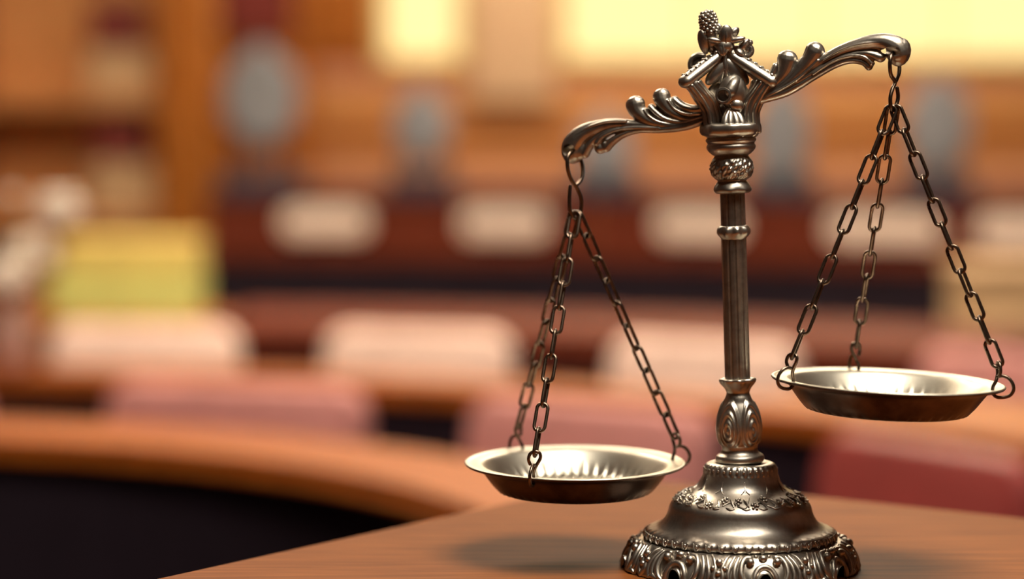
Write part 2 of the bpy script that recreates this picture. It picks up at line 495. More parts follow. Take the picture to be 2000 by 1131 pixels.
# ================================================================== left side: pilaster, bookcase, boxes, flowers
yc = 9.12
t = thing('pilaster', 'tall orange wooden pilaster left of the grey chairs', 'column', (px_x(376, yc), yc, 0))
MB().box((0, 0, RZ/2), (.17, .16, RZ-.01), None, .01).build('shaft', ORANGEP, t)
MB().box((0, 0, .12), (.21, .20, .24), None, .01).build('plinth', ORANGEP, t)
for sx in (-.05, 0, .05): MB().tube([(sx, -.082, .3), (sx, -.082, 3.6)], .010, 8, sub=2).build('reed', ORANGEP, t)
yk = 9.3
x0, x1 = px_x(-260, yk), px_x(322, yk)
t = thing('bookcase', 'tall open wooden bookcase at the far left', 'bookcase', ((x0+x1)/2, yk+.2, 0)); w = x1-x0
MB().box((0, .18, 1.05), (w, .02, 2.1)).build('back_panel', BOARDA, t, smooth=False)
for sx in (-w/2+.015, -w/6, w/2-.015): MB().box((sx, 0, 1.05), (.03, .35, 2.1), None, .004).build('upright', ORANGEW, t)
shz = [.05, .42, zat(425, yk)-.018, zat(192, yk)-.018, 2.08]
for z in shz:
    for a_, b_ in ((-w/2+.03, -w/6-.015), (-w/6+.015, w/2-.03)):
        MB().box(((a_+b_)/2, -.01, z), (b_-a_, .345, .034), None, .004).build('shelf', BOARDA, t)
def carton(name, label, cat, px, z0, pyt, dep, wpx, dm, m):
    z1 = zat(pyt, dep); wv = wpx/FPX*dep
    t = thing(name, label, cat, (px_x(px, dep), dep+dm/2, z0+.001)); h = z1-z0-.002
    MB().box((0, 0, h*.41), (wv, dm, h*.82), None, .004).build('body', m, t)
    MB().box((0, 0, h*.90), (wv+.008, dm+.008, h*.2), None, .004).build('lid', m, t)
    return z1
yq = yk+.06
z_ = carton('archive_box', 'cream archive box on the lower visible shelf of the bookcase', 'box', 240, shz[2]+.018, 318, yq, 120, .22, CREAM)
carton('red_file_box', 'dark red file box stacked on the lower cream archive box', 'box', 232, z_, 238, yq, 104, .20, REDB)
z_ = carton('archive_box', 'cream archive box on the upper visible shelf of the bookcase', 'box', 236, shz[3]+.018, 96, yq, 120, .22, CREAM)
carton('red_file_box', 'dark red file box stacked on the upper cream archive box', 'box', 228, z_, 0, yq, 100, .20, REDB)
# side table carrying the two bright boxes
yk2 = 6.7; zc = zat(628, yk2)
t = thing('side_table', 'small wooden side table under the yellow and lime boxes', 'table', (px_x(235, yk2), yk2+.18, 0))
MB().box((0, 0, zc-.012), (.50, .40, .024), None, .005).build('top', ORANGEW, t)
MB().box((0, 0, zc-.06), (.42, .32, .07), None, .004).build('apron', ORANGEW, t)
for sx in (-1, 1):
    for sy in (-1, 1): MB().tube([(sx*.19, sy*.14, zc-.03), (sx*.19, sy*.14, .014)], [.02, .014], 10, sub=2).build('leg', ORANGEW, t)
z_ = carton('lime_box', 'lime green box lying on the side table', 'box', 238, zc, 538, yk2+.05, 285, .26, LIME)
carton('yellow_box', 'yellow box stacked on the lime green box', 'box', 248, z_, 470, yk2+.06, 262, .24, YELLOW)
# vase of white flowers on the second desk
a = ang(18, 2.19); p = pol(2.19, a, .756); DV = p.y
t = thing('vase', 'blush ceramic vase on the second desk at the left edge', 'vase', p)
MB().lathe([(.001, 0), (.03, 0), (.036, .012), (.042, .05), (.034, .09), (.024, .12), (.028, .135), (.025, .135), (.020, .12), (.029, .09), (.036, .05), (.03, .015), (.001, .012)], 40, sub=3).build('body', VASEM, t)
def flower(label, px, py, r, dy=0, bx=0):
    tip = W(px, py, DV+dy); b = p+Vector((bx, dy*.15, .05))
    t = thing('white_flower', label, 'flower', b, 0, 'white flowers in the blush vase'); tip -= b
    mid = tip*.55+Vector((-tip.x*.25, 0, .015))
    MB().tube([(0, 0, 0), mid, tip], [.0025, .002, .002], 8).build('stem', LEAFG, t)
    h = Vector(tip)
    MB().ell(h, r*.5, seg=12).build('flower_heart', PETAL, t)
    for q in range(3):
        for k in range(6):
            th = 2*PI*(k+q*.5)/6; el = (-.2, .35, .9)[q]
            dv = Vector((math.cos(th)*math.cos(el), math.sin(th)*math.cos(el), math.sin(el)))
            rot = dv.to_track_quat('Z', 'Y').to_matrix()
            MB().ell(h+dv*r*.55, (r*.45, r*.22, r*.5), rot, 10, 6).build('petal', PETAL, t)
    MB().ell(mid*.8+Vector((.01, -.006, .01)), (.007, .0025, .028), Matrix.Rotation(.6, 3, 'Y'), 10, 6).build('leaf', LEAFG, t)
flower('round white bloom standing highest right in the vase', 116, 414, .046, 0, .012)
flower('white bloom below the tall round bloom, left edge', 62, 503, .050, .05, .006)
flower('white bloom lowest in the bouquet near the vase rim', 14, 548, .046, -.05, -.010)
flower('slim white bud rising at the left edge of the bouquet', 24, 385, .016, .0, -.004)
# cream cabinet at the far right
yk3 = 6.3
t = thing('cream_cabinet', 'low cream cabinet at the far right beyond the end of the desks', 'cabinet', (px_x(2010, yk3), yk3+.2, .0)); zc = zat(540, yk3)
MB().box((0, 0, zc/2), (.28, .36, zc), None, .01).build('body', CREAM, t)
MB().box((0, 0, zc+.01), (.31, .39, .02), None, .006).build('top', CREAM, t)
MB().box((0, -.185, zc*.5), (.24, .014, zc*.85), None, .004).build('door', CREAM, t)

# ================================================================== rostrum table carrying the scale
D0 = 1.5; S = D0/FPX
O = W(1445, 1106, D0); TZ = O.z
def on_table(px, py):
    d = ray(px, py); t_ = (TZ-HC)/d.z
    return Vector((d.x*t_, d.y*t_, TZ))
cA = on_table(1224, 930); lA = on_table(285, 1133); rA = on_table(2000, 1011)
u1 = (lA-cA).normalized(); u2 = (rA-cA).normalized()
def v2(v): return (v.x, v.y)
poly = []
rc = .07
for k in range(9):                       # rounded far corner
    q = k/8; a_ = cA+u1*rc; b_ = cA+u2*rc
    pt = a_*(1-q)**2+cA*2*q*(1-q)+b_*q*q; poly.append(v2(pt))
far_r = cA+u2*1.2; near_r = far_r+u1*.72; near_l = cA+u1*.72
poly += [v2(far_r), v2(near_r), v2(near_l)]
o = thing('rostrum', 'brown wooden rostrum table that carries the balance scale', 'table', (.25, 1.45, 0)); org = Vector(o.location)
top = MB().prism(poly, TZ-.035, TZ)
me = top.mesh('table_top', TABLEW, org, smooth=False)
bm = bmesh.new(); bm.from_mesh(me)
es = [e for e in bm.edges if abs(e.verts[0].co.z-e.verts[1].co.z) < 1e-6]
bmesh.ops.bevel(bm, geom=es, offset=.003, segments=3, profile=.5, affect='EDGES'); bm.to_mesh(me); bm.free()
link('table_top', me, o)
cen = sum((Vector((x, y, 0)) for x, y in poly), Vector())/len(poly)
cc = (cA+far_r+near_r+near_l)/4
corners = [cA, far_r, near_r, near_l]
ins = [cc+(c-cc)*.86 for c in corners]
for i in range(4):
    a_, b_ = ins[i], ins[(i+1) % 4]
    d_ = b_-a_
    MB().box(((a_.x+b_.x)/2, (a_.y+b_.y)/2, (TZ-.036)/2), (d_.length-.01, .03, TZ-.036), Matrix.Rotation(math.atan2(d_.y, d_.x), 3, 'Z'), .003).build('side_panel', REDW, o, org)

# ================================================================== the balance scale
root = thing('balance_scale', 'antique pewter balance scale with two chained pans on the wooden table', 'balance scale', O)
def hz(py): return W(1445, py, D0).z-O.z
def prof(lst): return [(r*S, hz(py)) for r, py in lst]
def smooth01(a, b, x):
    t_ = min(1, max(0, (x-a)/(b-a))); return t_*t_*(3-2*t_)
# ---- base bell
FR = -PI/2           # direction facing the camera
bell = [(44, 908), (48, 904), (56, 902), (64, 903.5), (69, 908), (71.5, 914), (73, 921), (75, 929), (79, 940), (86, 949.5), (97, 957), (110, 963), (123, 970), (132, 977), (137, 983), (139.5, 989), (141.5, 997), (146, 1008), (153, 1018), (163, 1025), (174, 1029.5), (182, 1033), (187, 1038), (188.5, 1044), (186, 1048.5), (182, 1050.5), (185, 1052), (190, 1053)]
def bellfn(th, r, z):
    rp = r/S
    if rp > 176 and z < hz(1030) and z > hz(1049):
        u = (th*46/(2*PI)) % 1.0
        r += S*2.6*abs(math.sin(PI*u))-S*1.0
    if 60 < rp < 74 and hz(922) < z < hz(905):
        r += S*.9*math.sin(th*36)
    return r, z
base = MB().lathe(prof(bell), 368, bellfn, 4).build('base', PEWTER, root)
# foot skirt with arched openings at the hem
NS = 8; OFF = FR+math.radians(7)
skirt = [(186, 1051), (193, 1051.5), (200, 1053), (207, 1057), (213, 1064), (219, 1073), (225, 1084), (228.5, 1094), (230, 1101), (229, 1106)]
def skfn(th, r, z):
    u = ((th-OFF)*NS/(2*PI)+.5) % 1-.5         # -.5 ... .5 in a sector
    ap = u*177
    low = 1-smooth01(0, hz(1060), z)
    r += S*3.0*math.cos(u*2*PI*2)*low+S*1.5*math.cos(u*2*PI*6)*low
    op = 25*max(0, 1-(ap/14)**2)**.5 if abs(ap) < 14 else 0
    hem = op*S+S*2.5*(1+math.cos(u*2*PI*4))*.5
    z = max(z, hem) if z < hz(1078) else z
    return r, z
MB().lathe(prof(skirt), 512, skfn, 5).build('foot_skirt', PEWTER, base)
SK = list(reversed(skirt[1:])); SKL = [0]
for i in range(1, len(SK)): SKL.append(SKL[-1]+math.hypot(SK[i][0]-SK[i-1][0], SK[i][1]-SK[i-1][1]))
def skpos(a, t_, off):
    """a: arc px from sector centre, t_: slant px above the hem (0..50 spans the skirt), off: px proud"""
    q = min(max(t_/50.0, 0), 1)*SKL[-1]; i = 0
    while i < len(SKL)-2 and SKL[i+1] < q: i += 1
    u = (q-SKL[i])/(SKL[i+1]-SKL[i])
    (r0, y0), (r1, y1) = SK[i], SK[i+1]
    r = r0+(r1-r0)*u; py = y0+(y1-y0)*u
    dr, dy = r1-r0, -(y1-y0); l_ = math.hypot(dr, dy)
    n_r, n_z = dy/l_, -dr/l_
    th = a/225.0
    rr = (r+off*n_r+1)*S; z = hz(py)+off*n_z*S
    return Vector((rr*math.cos(th), rr*math.sin(th), max(z, .0012)))
def sk_tube(mb, pts, r, off=0):
    rs = r if hasattr(r, '__len__') else [r]*len(pts)
    mb.tube([skpos(a, t_, off) for a, t_ in pts], [q*S for q in rs], 10, sub=5)
mb = MB()
sk_tube(mb, [(-22, 3), (-21, 13), (-13, 24), (0, 28), (13, 24), (21, 13), (22, 3)], [5, 6, 6, 6.5, 6, 6, 5], 0)
for sg in (-1, 1):
    sk_tube(mb, [(sg*30, 3), (sg*38, 7), (sg*45, 18), (sg*44, 31), (sg*37, 40), (sg*27, 41)], [4, 5, 6, 6, 5.5, 6], 1)
    mb.ell(skpos(sg*27, 34, 3), 8.5*S)
    sk_tube(mb, [(sg*52, 2), (sg*58, 14), (sg*57, 28), (sg*50, 42)], [4, 5, 5, 3.5], 0)
    sk_tube(mb, [(sg*66, 2), (sg*70, 16), (sg*66, 30), (sg*58, 44)], [4, 5, 4.5, 3], 0)
    sk_tube(mb, [(sg*40, 3), (sg*52, 5), (sg*60, 3)], [5, 6, 4], 1)
    sk_tube(mb, [(sg*88, 3), (sg*80, 12), (sg*82, 24), (sg*76, 38), (sg*70, 46)], [5, 5, 5, 4, 3], 0)
    mb.ell(skpos(sg*77, 25, 2), 5.5*S)
    mb.ell(skpos(sg*14, 45, 0), (4*S, 4*S, 4*S))
mb.ell(skpos(0, 40, 2), (8*S, 9*S, 7*S))
mb.ell(skpos(88.3, 33, 2), 8*S)
mb.ell(skpos(88.3, 18, 2), 6*S)
sm = mb.mesh('scrollwork', PEWTER)
for k in range(NS):
    so = link('scrollwork', sm, base); so.rotation_euler = (0, 0, OFF+2*PI*k/NS)
# egg-and-dart drops on the bead band
dm_ = MB()
dm_.tube([(188*S, -6.5*S, hz(1036.5)), (190*S, -5*S, hz(1043.5)), (190*S, 0, hz(1048.5)), (190*S, 5*S, hz(1043.5)), (188*S, 6.5*S, hz(1036.5))], 1.6*S, 8, sub=3)
dm_.ell((188.5*S, 0, hz(1041.5)), (2.5*S, 3.2*S, 4*S), None, 8, 6)
dmesh = dm_.mesh('egg_drop', PEWTER)
for k in range(46):
    do = link('egg_drop', dmesh, base); do.rotation_euler = (0, 0, FR+2*PI*k/46)
# floral garland on the shoulder
def shoulder(th, f, off=0):
    """f 0..1 from inner to outer edge of the shoulder"""
    pts = [(86, 949.5), (97, 957), (110, 963), (123, 970), (133, 978)]
    q = f*(len(pts)-1); i = min(int(q), len(pts)-2); u = q-i
    r = pts[i][0]*(1-u)+pts[i+1][0]*u; py = pts[i][1]*(1-u)+pts[i+1][1]*u
    return Vector((r*S*math.cos(th), r*S*math.sin(th), hz(py)+off*S))
mb = MB()
N = 26
for k in range(N):
    th = 2*PI*k/N+random.uniform(-.02, .02)
    f = .62+.2*math.sin(k*2.3)
    c = shoulder(th, f, 3.0)
    mb.ell(c, 3.2*S, None, 8, 6)
    for j in range(5):
        q = 2*PI*j/5+k
        cp = shoulder(th+math.cos(q)*.045, f+math.sin(q)*.15, 2.2)
        mb.ell(cp, (3.2*S, 3.2*S, 2.4*S), None, 8, 5)
    th2 = th+PI/N
    sg = 1 if k % 2 else -1
    mb.tube([shoulder(th, .8, 1.8), shoulder(th2, .75+.15*sg, 2.5), shoulder(th2+PI/N*.7, .55-.2*sg, 2.5)], [1.6*S, 1.5*S, 1*S], 6, sub=4)
    mb.tube([shoulder(th2-.03, .45, 2.1), shoulder(th2+.01, .62, 2.9), shoulder(th2+.05, .86, 2.1)], [1*S, 2.6*S, 1*S], 6, sub=4)
    mb.tube([shoulder(th2+.06, .95, 1.8), shoulder(th2, .98, 2.2), shoulder(th2-.06, .9, 1.8)], [1*S, 2*S, 1*S], 6, sub=4)
mb.build('garland', PEWTER, base)
mb = MB()
mb.tube([(76*S, 0, hz(932)), (79.4*S, 0, hz(940)), (86.5*S, 0, hz(949.5))], [.7*S, 1.1*S, 1.3*S], 6, sub=4)
for sg in (-1, 1): mb.tube([(81*S, 0, hz(942)), (86*S, sg*3*S, hz(948.5)), (91*S, sg*8*S, hz(952.5))], [.7*S, 1*S, .7*S], 6, sub=4)
twm = mb.mesh('engraved_sprig', PEWTER)
for k in range(11):
    so = link('engraved_sprig', twm, base); so.rotation_euler = (0, 0, FR+math.radians(1)+2*PI*k/11)
mb = MB()
tp = MB().ell((72*S, 0, hz(914)), (1.2*S, 2.6*S, 3.0*S), None, 8, 6).mesh('bead', PEWTER)
for k in range(34):
    so = link('bead', tp, base); so.rotation_euler = (0, 0, FR+2*PI*k/34)

# ---- column (leans slightly to the left)
LEAN = -.0345
z0 = hz(905)
XF = Matrix.Translation((-1.0*S, 0, z0)) @ Matrix.Rotation(LEAN, 4, 'Y') @ Matrix.Translation((0, 0, -z0))
low = [(30, 912), (40, 905), (44, 903), (47.5, 899), (48, 894), (46, 889), (41, 885.5), (37, 882), (35, 876), (36.5, 868)]
col = MB().lathe(prof(low), 96, None, 4)
shaft = [(22, 380), (24, 376), (24, 372), (24.2, 420), (24.2, 438), (24.5, 466), (24.6, 600), (25, 736), (25, 744)]
def flute(th, r, z):
    c = math.cos(th*12)
    return r-S*2.6*max(0, c)**.7 if r > 23*S else r, z
col.lathe(prof([(24, 366), (24.2, 440)]), 192, flute)
col.lathe(prof([(24.4, 440), (24.5, 500), (24.7, 600), (25, 745)]), 192, flute)
column = col.build('column', PEWTER, root, None, XF)
bulb = [(35, 872), (38, 866), (41, 856), (43, 842), (43, 828), (40.5, 812), (36, 797), (30, 784), (25.5, 775), (23, 769), (23, 764), (26, 757), (31, 750), (34, 745), (34.5, 741), (32, 738.5), (27, 739.5), (24, 742)]
def bulbfn(th, r, z):
    py = 905-(z-hz(905))/S
    if py > 772:
        n_ = 5; u = ((th-FR+.62)*n_/(2*PI)+.5) % 1-.5
        ax = u*2*PI*42/n_; ay = (py-838)*.62
        if py < 838: ay = (py-838)*.42
        d = math.hypot(ax*1.0, ay)
        fade = smooth01(772, 784, py)*(1-smooth01(862, 870, py))
        e = 26.5
        if d < e: r += S*fade*(1.6*math.cos(d*2*PI/7.4)+1.0)
        else: r -= S*fade*2.2
    elif py < 764:
        r += S*2.2*math.cos((th-FR)*8)*smooth01(762, 744, py) if False else S*2.0*math.cos((th-FR)*8)*(1-smooth01(744, 764, py))
    return r, z
MB().lathe(prof(bulb), 240, bulbfn, 7).build('peacock_knop', PEWTER, column, None, XF)
ring = [(24, 440), (27, 441), (30.5, 446), (31.5, 451), (31, 456), (28, 461), (25.5, 464), (24, 467)]
MB().lathe(prof(ring), 120, lambda th, r, z: (r+S*1.8*max(0, (r/S-25)/6)*math.cos(th*9), z), 3).build('shaft_ring', PEWTER, column, None, XF)
cap = [(23, 376), (30, 377), (35, 374), (37, 369), (35, 363), (31, 357), (28, 352), (33, 348), (38.5, 341), (41, 331), (41, 322), (38.5, 313), (34, 306), (32, 302)]
def capfn(th, r, z):
    py = 905-(z-hz(905))/S
    if 303 < py < 351:
        f = math.sin((py-303)/48*PI)
        r += S*f*(1.9*math.sin(th*9+py*.16)*math.sin(py*.42)+1.3*math.cos(th*18-py*.1)*math.cos(py*.25)+.9*math.sin(th*31+py*.5))
    if py > 357: r += S*1.3*math.cos(th*7)*smooth01(357, 370, py)
    return r, z
MB().lathe(prof(cap), 220, capfn, 6).build('leaf_capital', PEWTER, column, None, XF)
neck = [(31, 304), (36, 302), (42, 297), (47, 291), (48, 285), (46, 281), (46.5, 278), (49, 275), (49, 271), (46, 268), (50, 265), (56, 261), (59, 255), (59, 248), (57, 243), (50, 240), (30, 238), (4, 238)]
MB().lathe(prof(neck), 120, lambda th, r, z: (r+(S*1.4*math.cos(th*8) if r > 52*S else 0), z), 3).build('neck_mouldings', PEWTER, column, None, XF)

# ---- beam plane
YAW = math.radians(17)
CX = W(1418, 215, D0)
bdir = Vector((math.cos(YAW), -math.sin(YAW), 0)); bnrm = Vector((math.sin(YAW), math.cos(YAW), 0))   # bnrm points away
CAMP = Vector((0, 0, HC))
def B(px, py, off=0):
    d = ray(px, py); t_ = (CX-CAMP).dot(bnrm)/d.dot(bnrm)
    return CAMP+d*t_+bnrm*off*S
mb = MB()
def strand(pts, r, rd=None, off=0):
    rs = [q*S*1.12 for q in r]; rds = [q*S*1.12 for q in (rd or r)]
    mb.tube([B(x, y, off) for x, y in pts], rs, 16, bnrm, rds, 6)
# left arm
strand([(1385, 222), (1340, 238), (1290, 245), (1240, 243), (1200, 242), (1165, 249), (1137, 263), (1119, 284), (1118, 300)], [9, 8, 8, 8, 10, 13, 17, 20, 19], [11, 11, 11, 11, 12, 14, 16, 17, 16])
strand([(1385, 232), (1340, 247), (1290, 253), (1250, 254), (1220, 262), (1198, 275), (1184, 288)], [6, 7, 6.5, 5.5, 6, 7.5, 9], [12, 13, 12, 11, 11, 11, 10])
strand([(1290, 250), (1240, 249), (1205, 254), (1180, 266), (1168, 280)], [4, 5, 5, 5.5, 6], [13, 12.5, 12.5, 13, 13])
strand([(1240, 249), (1200, 252), (1172, 264), (1153, 282), (1142, 300)], [3, 4, 6, 8, 9], [11, 11, 11, 12, 11])
strand([(1225, 236), (1190, 237), (1158, 246), (1130, 262)], [3.5, 3.5, 3.5, 3], [14.5, 15, 16, 16])
mb.ell(B(1173, 289), (13*S, 11*S, 12*S)); mb.ell(B(1182, 282), (10*S, 11*S, 10*S))
mb.ell(B(1120, 294), (24*S, 16*S, 27*S), Matrix.Rotation(.35, 3, 'Y')); mb.ell(B(1136, 292), (16*S, 13*S, 22*S), Matrix.Rotation(.5, 3, 'Y'))
def lobe(pts, r, rd):
    k = 1.0 if r[-1] < 10 else 1.16
    strand(pts, [q*k for q in r], [q*(1+(k-1)*.5) for q in rd])
lobe([(1380, 230), (1330, 244), (1290, 242), (1264, 232), (1246, 216), (1241, 204)], [4, 6, 8, 10, 13.5, 15.5], [10, 11, 12, 13, 14, 14])
lobe([(1380, 226), (1335, 238), (1302, 232), (1284, 220), (1272, 209)], [3, 5, 6, 6.5, 6], [11, 12, 13, 13, 11])
lobe([(1262, 214), (1270, 226), (1288, 237), (1312, 243)], [3, 3.5, 3.5, 3], [15, 14.5, 14, 12])
lobe([(1390, 220), (1352, 232), (1325, 225), (1306, 211), (1295, 196), (1292, 188)], [4, 6, 8, 10, 13, 14], [10, 11, 12, 13, 14, 13])
lobe([(1390, 208), (1358, 214), (1335, 208), (1318, 195)], [6, 8, 7.5, 7], [11, 12, 12, 10])
lobe([(1308, 196), (1320, 212), (1342, 222), (1370, 222)], [3, 3.5, 3.5, 3], [15, 14, 14, 12])
# right arm
strand([(1455, 195), (1495, 178), (1540, 160), (1590, 128), (1640, 100), (1690, 84), (1725, 82), (1748, 92), (1755, 105)], [9, 8, 8, 8, 10, 12, 15, 20, 21], [11, 11, 11, 11, 12, 14, 16, 18, 18])
strand([(1455, 205), (1495, 192), (1540, 178), (1590, 150), (1630, 128), (1660, 118), (1685, 121), (1697, 130)], [6, 8, 8, 6, 5.5, 6, 6, 7], [12, 13, 12, 11, 11, 11, 10, 9])
strand([(1560, 160), (1605, 132), (1650, 110), (1690, 104), (1720, 112)], [4, 5, 6, 7, 9], [12, 12, 12, 12, 12])
strand([(1590, 145), (1630, 119), (1665, 109), (1690, 112), (1704, 124)], [3, 3.5, 4, 4.5, 4], [13.5, 13.5, 13.5, 13, 11])
strand([(1610, 118), (1650, 96), (1690, 85), (1722, 84)], [3, 3.5, 4, 3], [14, 15.5, 16.5, 16])
mb.ell(B(1698, 127), (8*S, 9*S, 9*S))
mb.ell(B(1757, 102), (22*S, 18*S, 28*S), Matrix.Rotation(.25, 3, 'Y'))
lobe([(1470, 196), (1500, 176), (1522, 155), (1534, 135), (1538, 116)], [4, 7, 10, 13, 16], [10, 11, 13, 14, 15])
lobe([(1480, 170), (1500, 155), (1510, 142), (1516, 130)], [4, 6, 7, 7], [11, 12, 12, 10])
lobe([(1490, 190), (1530, 168), (1558, 145), (1578, 122), (1592, 100)], [4, 7, 9, 12, 15.5], [10, 12, 13, 14, 15])
lobe([(1500, 182), (1535, 158), (1555, 138), (1566, 122), (1572, 114)], [3, 5, 6, 7, 6.5], [12, 13, 13.5, 13, 11])
lobe([(1500, 188), (1545, 165), (1575, 142), (1600, 118)], [3, 3.5, 3.5, 3], [14, 14.5, 14, 13])
lobe([(1480, 180), (1510, 160), (1530, 140)], [3, 3.5, 3], [14.5, 15.5, 14.5])
for px, py, r_, q_ in ((1244, 211, 17, -.5), (1296, 195, 16, -.6), (1537, 121, 16.5, .3), (1590, 106, 17, .3)):
    mb.ell(B(px, py), (r_*S, r_*.95*S, r_*1.35*S), Matrix.Rotation(q_, 3, 'Y'), 18, 12)
# webs that close the gaps under the lobes
for pts, r_ in (([(1262, 236), (1290, 240), (1320, 238)], 9), ([(1312, 224), (1340, 228), (1370, 226)], 9), ([(1515, 168), (1545, 158), (1575, 140)], 10), ([(1500, 175), (1520, 165), (1540, 150)], 9), ([(1640, 108), (1680, 98), (1712, 102)], 10)):
    strand(pts, [r_]*3, [9]*3)
# middle of the beam, inside the crown
strand([(1372, 228), (1418, 215), (1464, 198)], [14, 17, 14], [11, 13, 11])
mb.ell(B(1421, 190, 4), (44*S, 13*S, 36*S), None, 24, 14)
tmp = mb.build('beam', PEWTER, None, O)
rm = tmp.modifiers.new('r', 'REMESH'); rm.mode = 'VOXEL'; rm.voxel_size = .00042; rm.use_smooth_shade = True
sm_ = tmp.modifiers.new('s', 'SMOOTH'); sm_.iterations = 2; sm_.factor = .4
cut = MB()
for px, py, rr, qx, qy in ((1117, 291, 12, 45, -24), (1741, 98, 9.5, -75, -18)):
    cut.tube([B(px-qx*.55, py-qy*.55, -51)-O, B(px+qx, py+qy, 60)-O], rr*S, 24, (0, 0, 1), None, 2, cap=False)
cuto = cut.build('cutter', PEWTER)
def baked(ob):
    bpy.context.view_layer.update()
    return bpy.data.meshes.new_from_object(ob.evaluated_get(bpy.context.evaluated_depsgraph_get()))
bme = baked(tmp); bm = bmesh.new(); bm.from_mesh(bme)
bm.verts.ensure_lookup_table(); seen = [False]*len(bm.verts); isl = []
for v in bm.verts:                       # keep the outer skin only
    if seen[v.index]: continue
    st = [v]; seen[v.index] = True; cur = []
    while st:
        w_ = st.pop(); cur.append(w_)
        for e in w_.link_edges:
            x_ = e.other_vert(w_)
            if not seen[x_.index]: seen[x_.index] = True; st.append(x_)
    isl.append(cur)
isl.sort(key=len, reverse=True)
bmesh.ops.delete(bm, geom=[v for c_ in isl[1:] for v in c_], context='VERTS')
bmesh.ops.recalc_face_normals(bm, faces=bm.faces[:])
bm.to_mesh(bme); bm.free()
tmp.modifiers.clear(); tmp.data = bme
bo = tmp.modifiers.new('b', 'BOOLEAN'); bo.operation = 'DIFFERENCE'; bo.object = cuto; bo.solver = 'EXACT'
bme = baked(tmp); bme.name = 'beam'
for p_ in bme.polygons: p_.use_smooth = True
bpy.data.objects.remove(tmp); bpy.data.objects.remove(cuto)
bme.materials.clear(); bme.materials.append(PEWTER)
try: bme.set_sharp_from_angle(angle=math.radians(50))
except Exception: pass
beam = link('beam', bme, root)

# ---- crown: four flaring brackets with beaded rails
HX = 1418
def H(rho, phi, py):
    ax = W(1430+(py-255)*(.09 if py < 255 else .034), py, D0)
    return ax+Vector((rho*S*math.cos(phi), rho*S*math.sin(phi), 0))-O
def Hv(phi): return Vector((-math.sin(phi), math.cos(phi), 0))
crown = MB().lathe([(30*S, 0), (34*S, 4*S), (30*S, 8*S), (16*S, 12*S), (10*S, 16*S), (.5*S, 17*S)], 48, None, 3).build('crown', PEWTER, root, None, Matrix.Translation(H(0, 0, 244)))
SPR = math.radians(20)
for k, phi in enumerate((-SPR, SPR, PI-SPR, PI+SPR)):
    front = k in (0, 3)
    mb = MB(); t_ = Hv(phi)
    tip = 90 if front else 84
    # broad S-shaped body with raised ridges
    path = [(40, 256), (39, 242), (40, 220), (47, 200), (60, 182), (tip-16, 164)]
    mb.tube([H(r_, phi, y_) for r_, y_ in path], [14*S, 14*S, 14*S, 14*S, 15*S, 13*S], 16, t_, [17*S, 15*S, 14*S, 15*S, 17*S, 16*S], 5)
    for o_, d_, rr in ((-12, 11, 4.5), (0, 14, 5), (12, 11, 4.5), (-13, -6, 4), (13, -6, 4), (-8, -13, 4), (8, -13, 4)):
        pts = [H(r_+d_*(1 if i < 4 else .8), phi, y_+(d_*.35 if i > 2 else 0))+t_*o_*S for i, (r_, y_) in enumerate(path)]
        mb.tube(pts, rr*S, 10, sub=5)
    br = mb.build('bracket', PEWTER, root)
    mb = MB()
    r0, r1 = tip, 18
    P0, P1, P2 = H(r0, phi, 160), H(54, phi, 136), H(r1, phi, 112)
    mb.tube([P0, P1, P2], [13*S, 13*S, 11*S], 14, t_, [19*S, 18*S, 14*S], 8)
    for q in range(7):
        f = q/6.5; c = P0*(1-f)**2+P1*2*f*(1-f)+P2*f*f+Vector((0, 0, 12.5*S))
        for o_ in (-6, 6) if q % 2 else (-9, 0, 9):
            mb.ell(c+t_*o_*S*(1-.35*f), 4.2*S, None, 8, 6)
    for o_ in (-7, 0, 7): mb.ell(P0+t_*o_*S+Vector((math.cos(phi)*6*S, math.sin(phi)*6*S, 1*S)), 4.6*S, None, 10, 6)
    mb.build('beaded_rail', PEWTER, br)
# volutes behind the rails
for px, py, r, off in ((1360, 127, 20, 26), (1456, 97, 15, 14)):
    c = B(px, py, off)-O
    mb = MB(); pts = []; rs = []
    for i in range(22):
        q = i/21*3.4*PI; rad = r*(1-.8*i/21)
        pts.append(c+Vector((math.cos(q+1.2)*rad*S, 0, math.sin(q+1.2)*rad*S)))
        rs.append(S*(6.5-2.5*i/21))
    mb.tube(pts, rs, 10, bnrm, [q*1.5 for q in rs], 3)
    mb.ell(c, (r*.5*S, 7*S, r*.5*S))
    if px < 1400: mb.tube([c+Vector((12*S, 0, 10*S)), c+Vector((30*S, -8*S, 4*S)), H(8, 0, 118)], [7*S, 8*S, 7*S], 10)
    else: mb.tube([c+Vector((-6*S, 0, -4*S)), c+Vector((-20*S, -8*S, 0)), H(4, 0, 100)], [8*S, 9*S, 8*S], 10)
    mb.build('volute', PEWTER, crown)
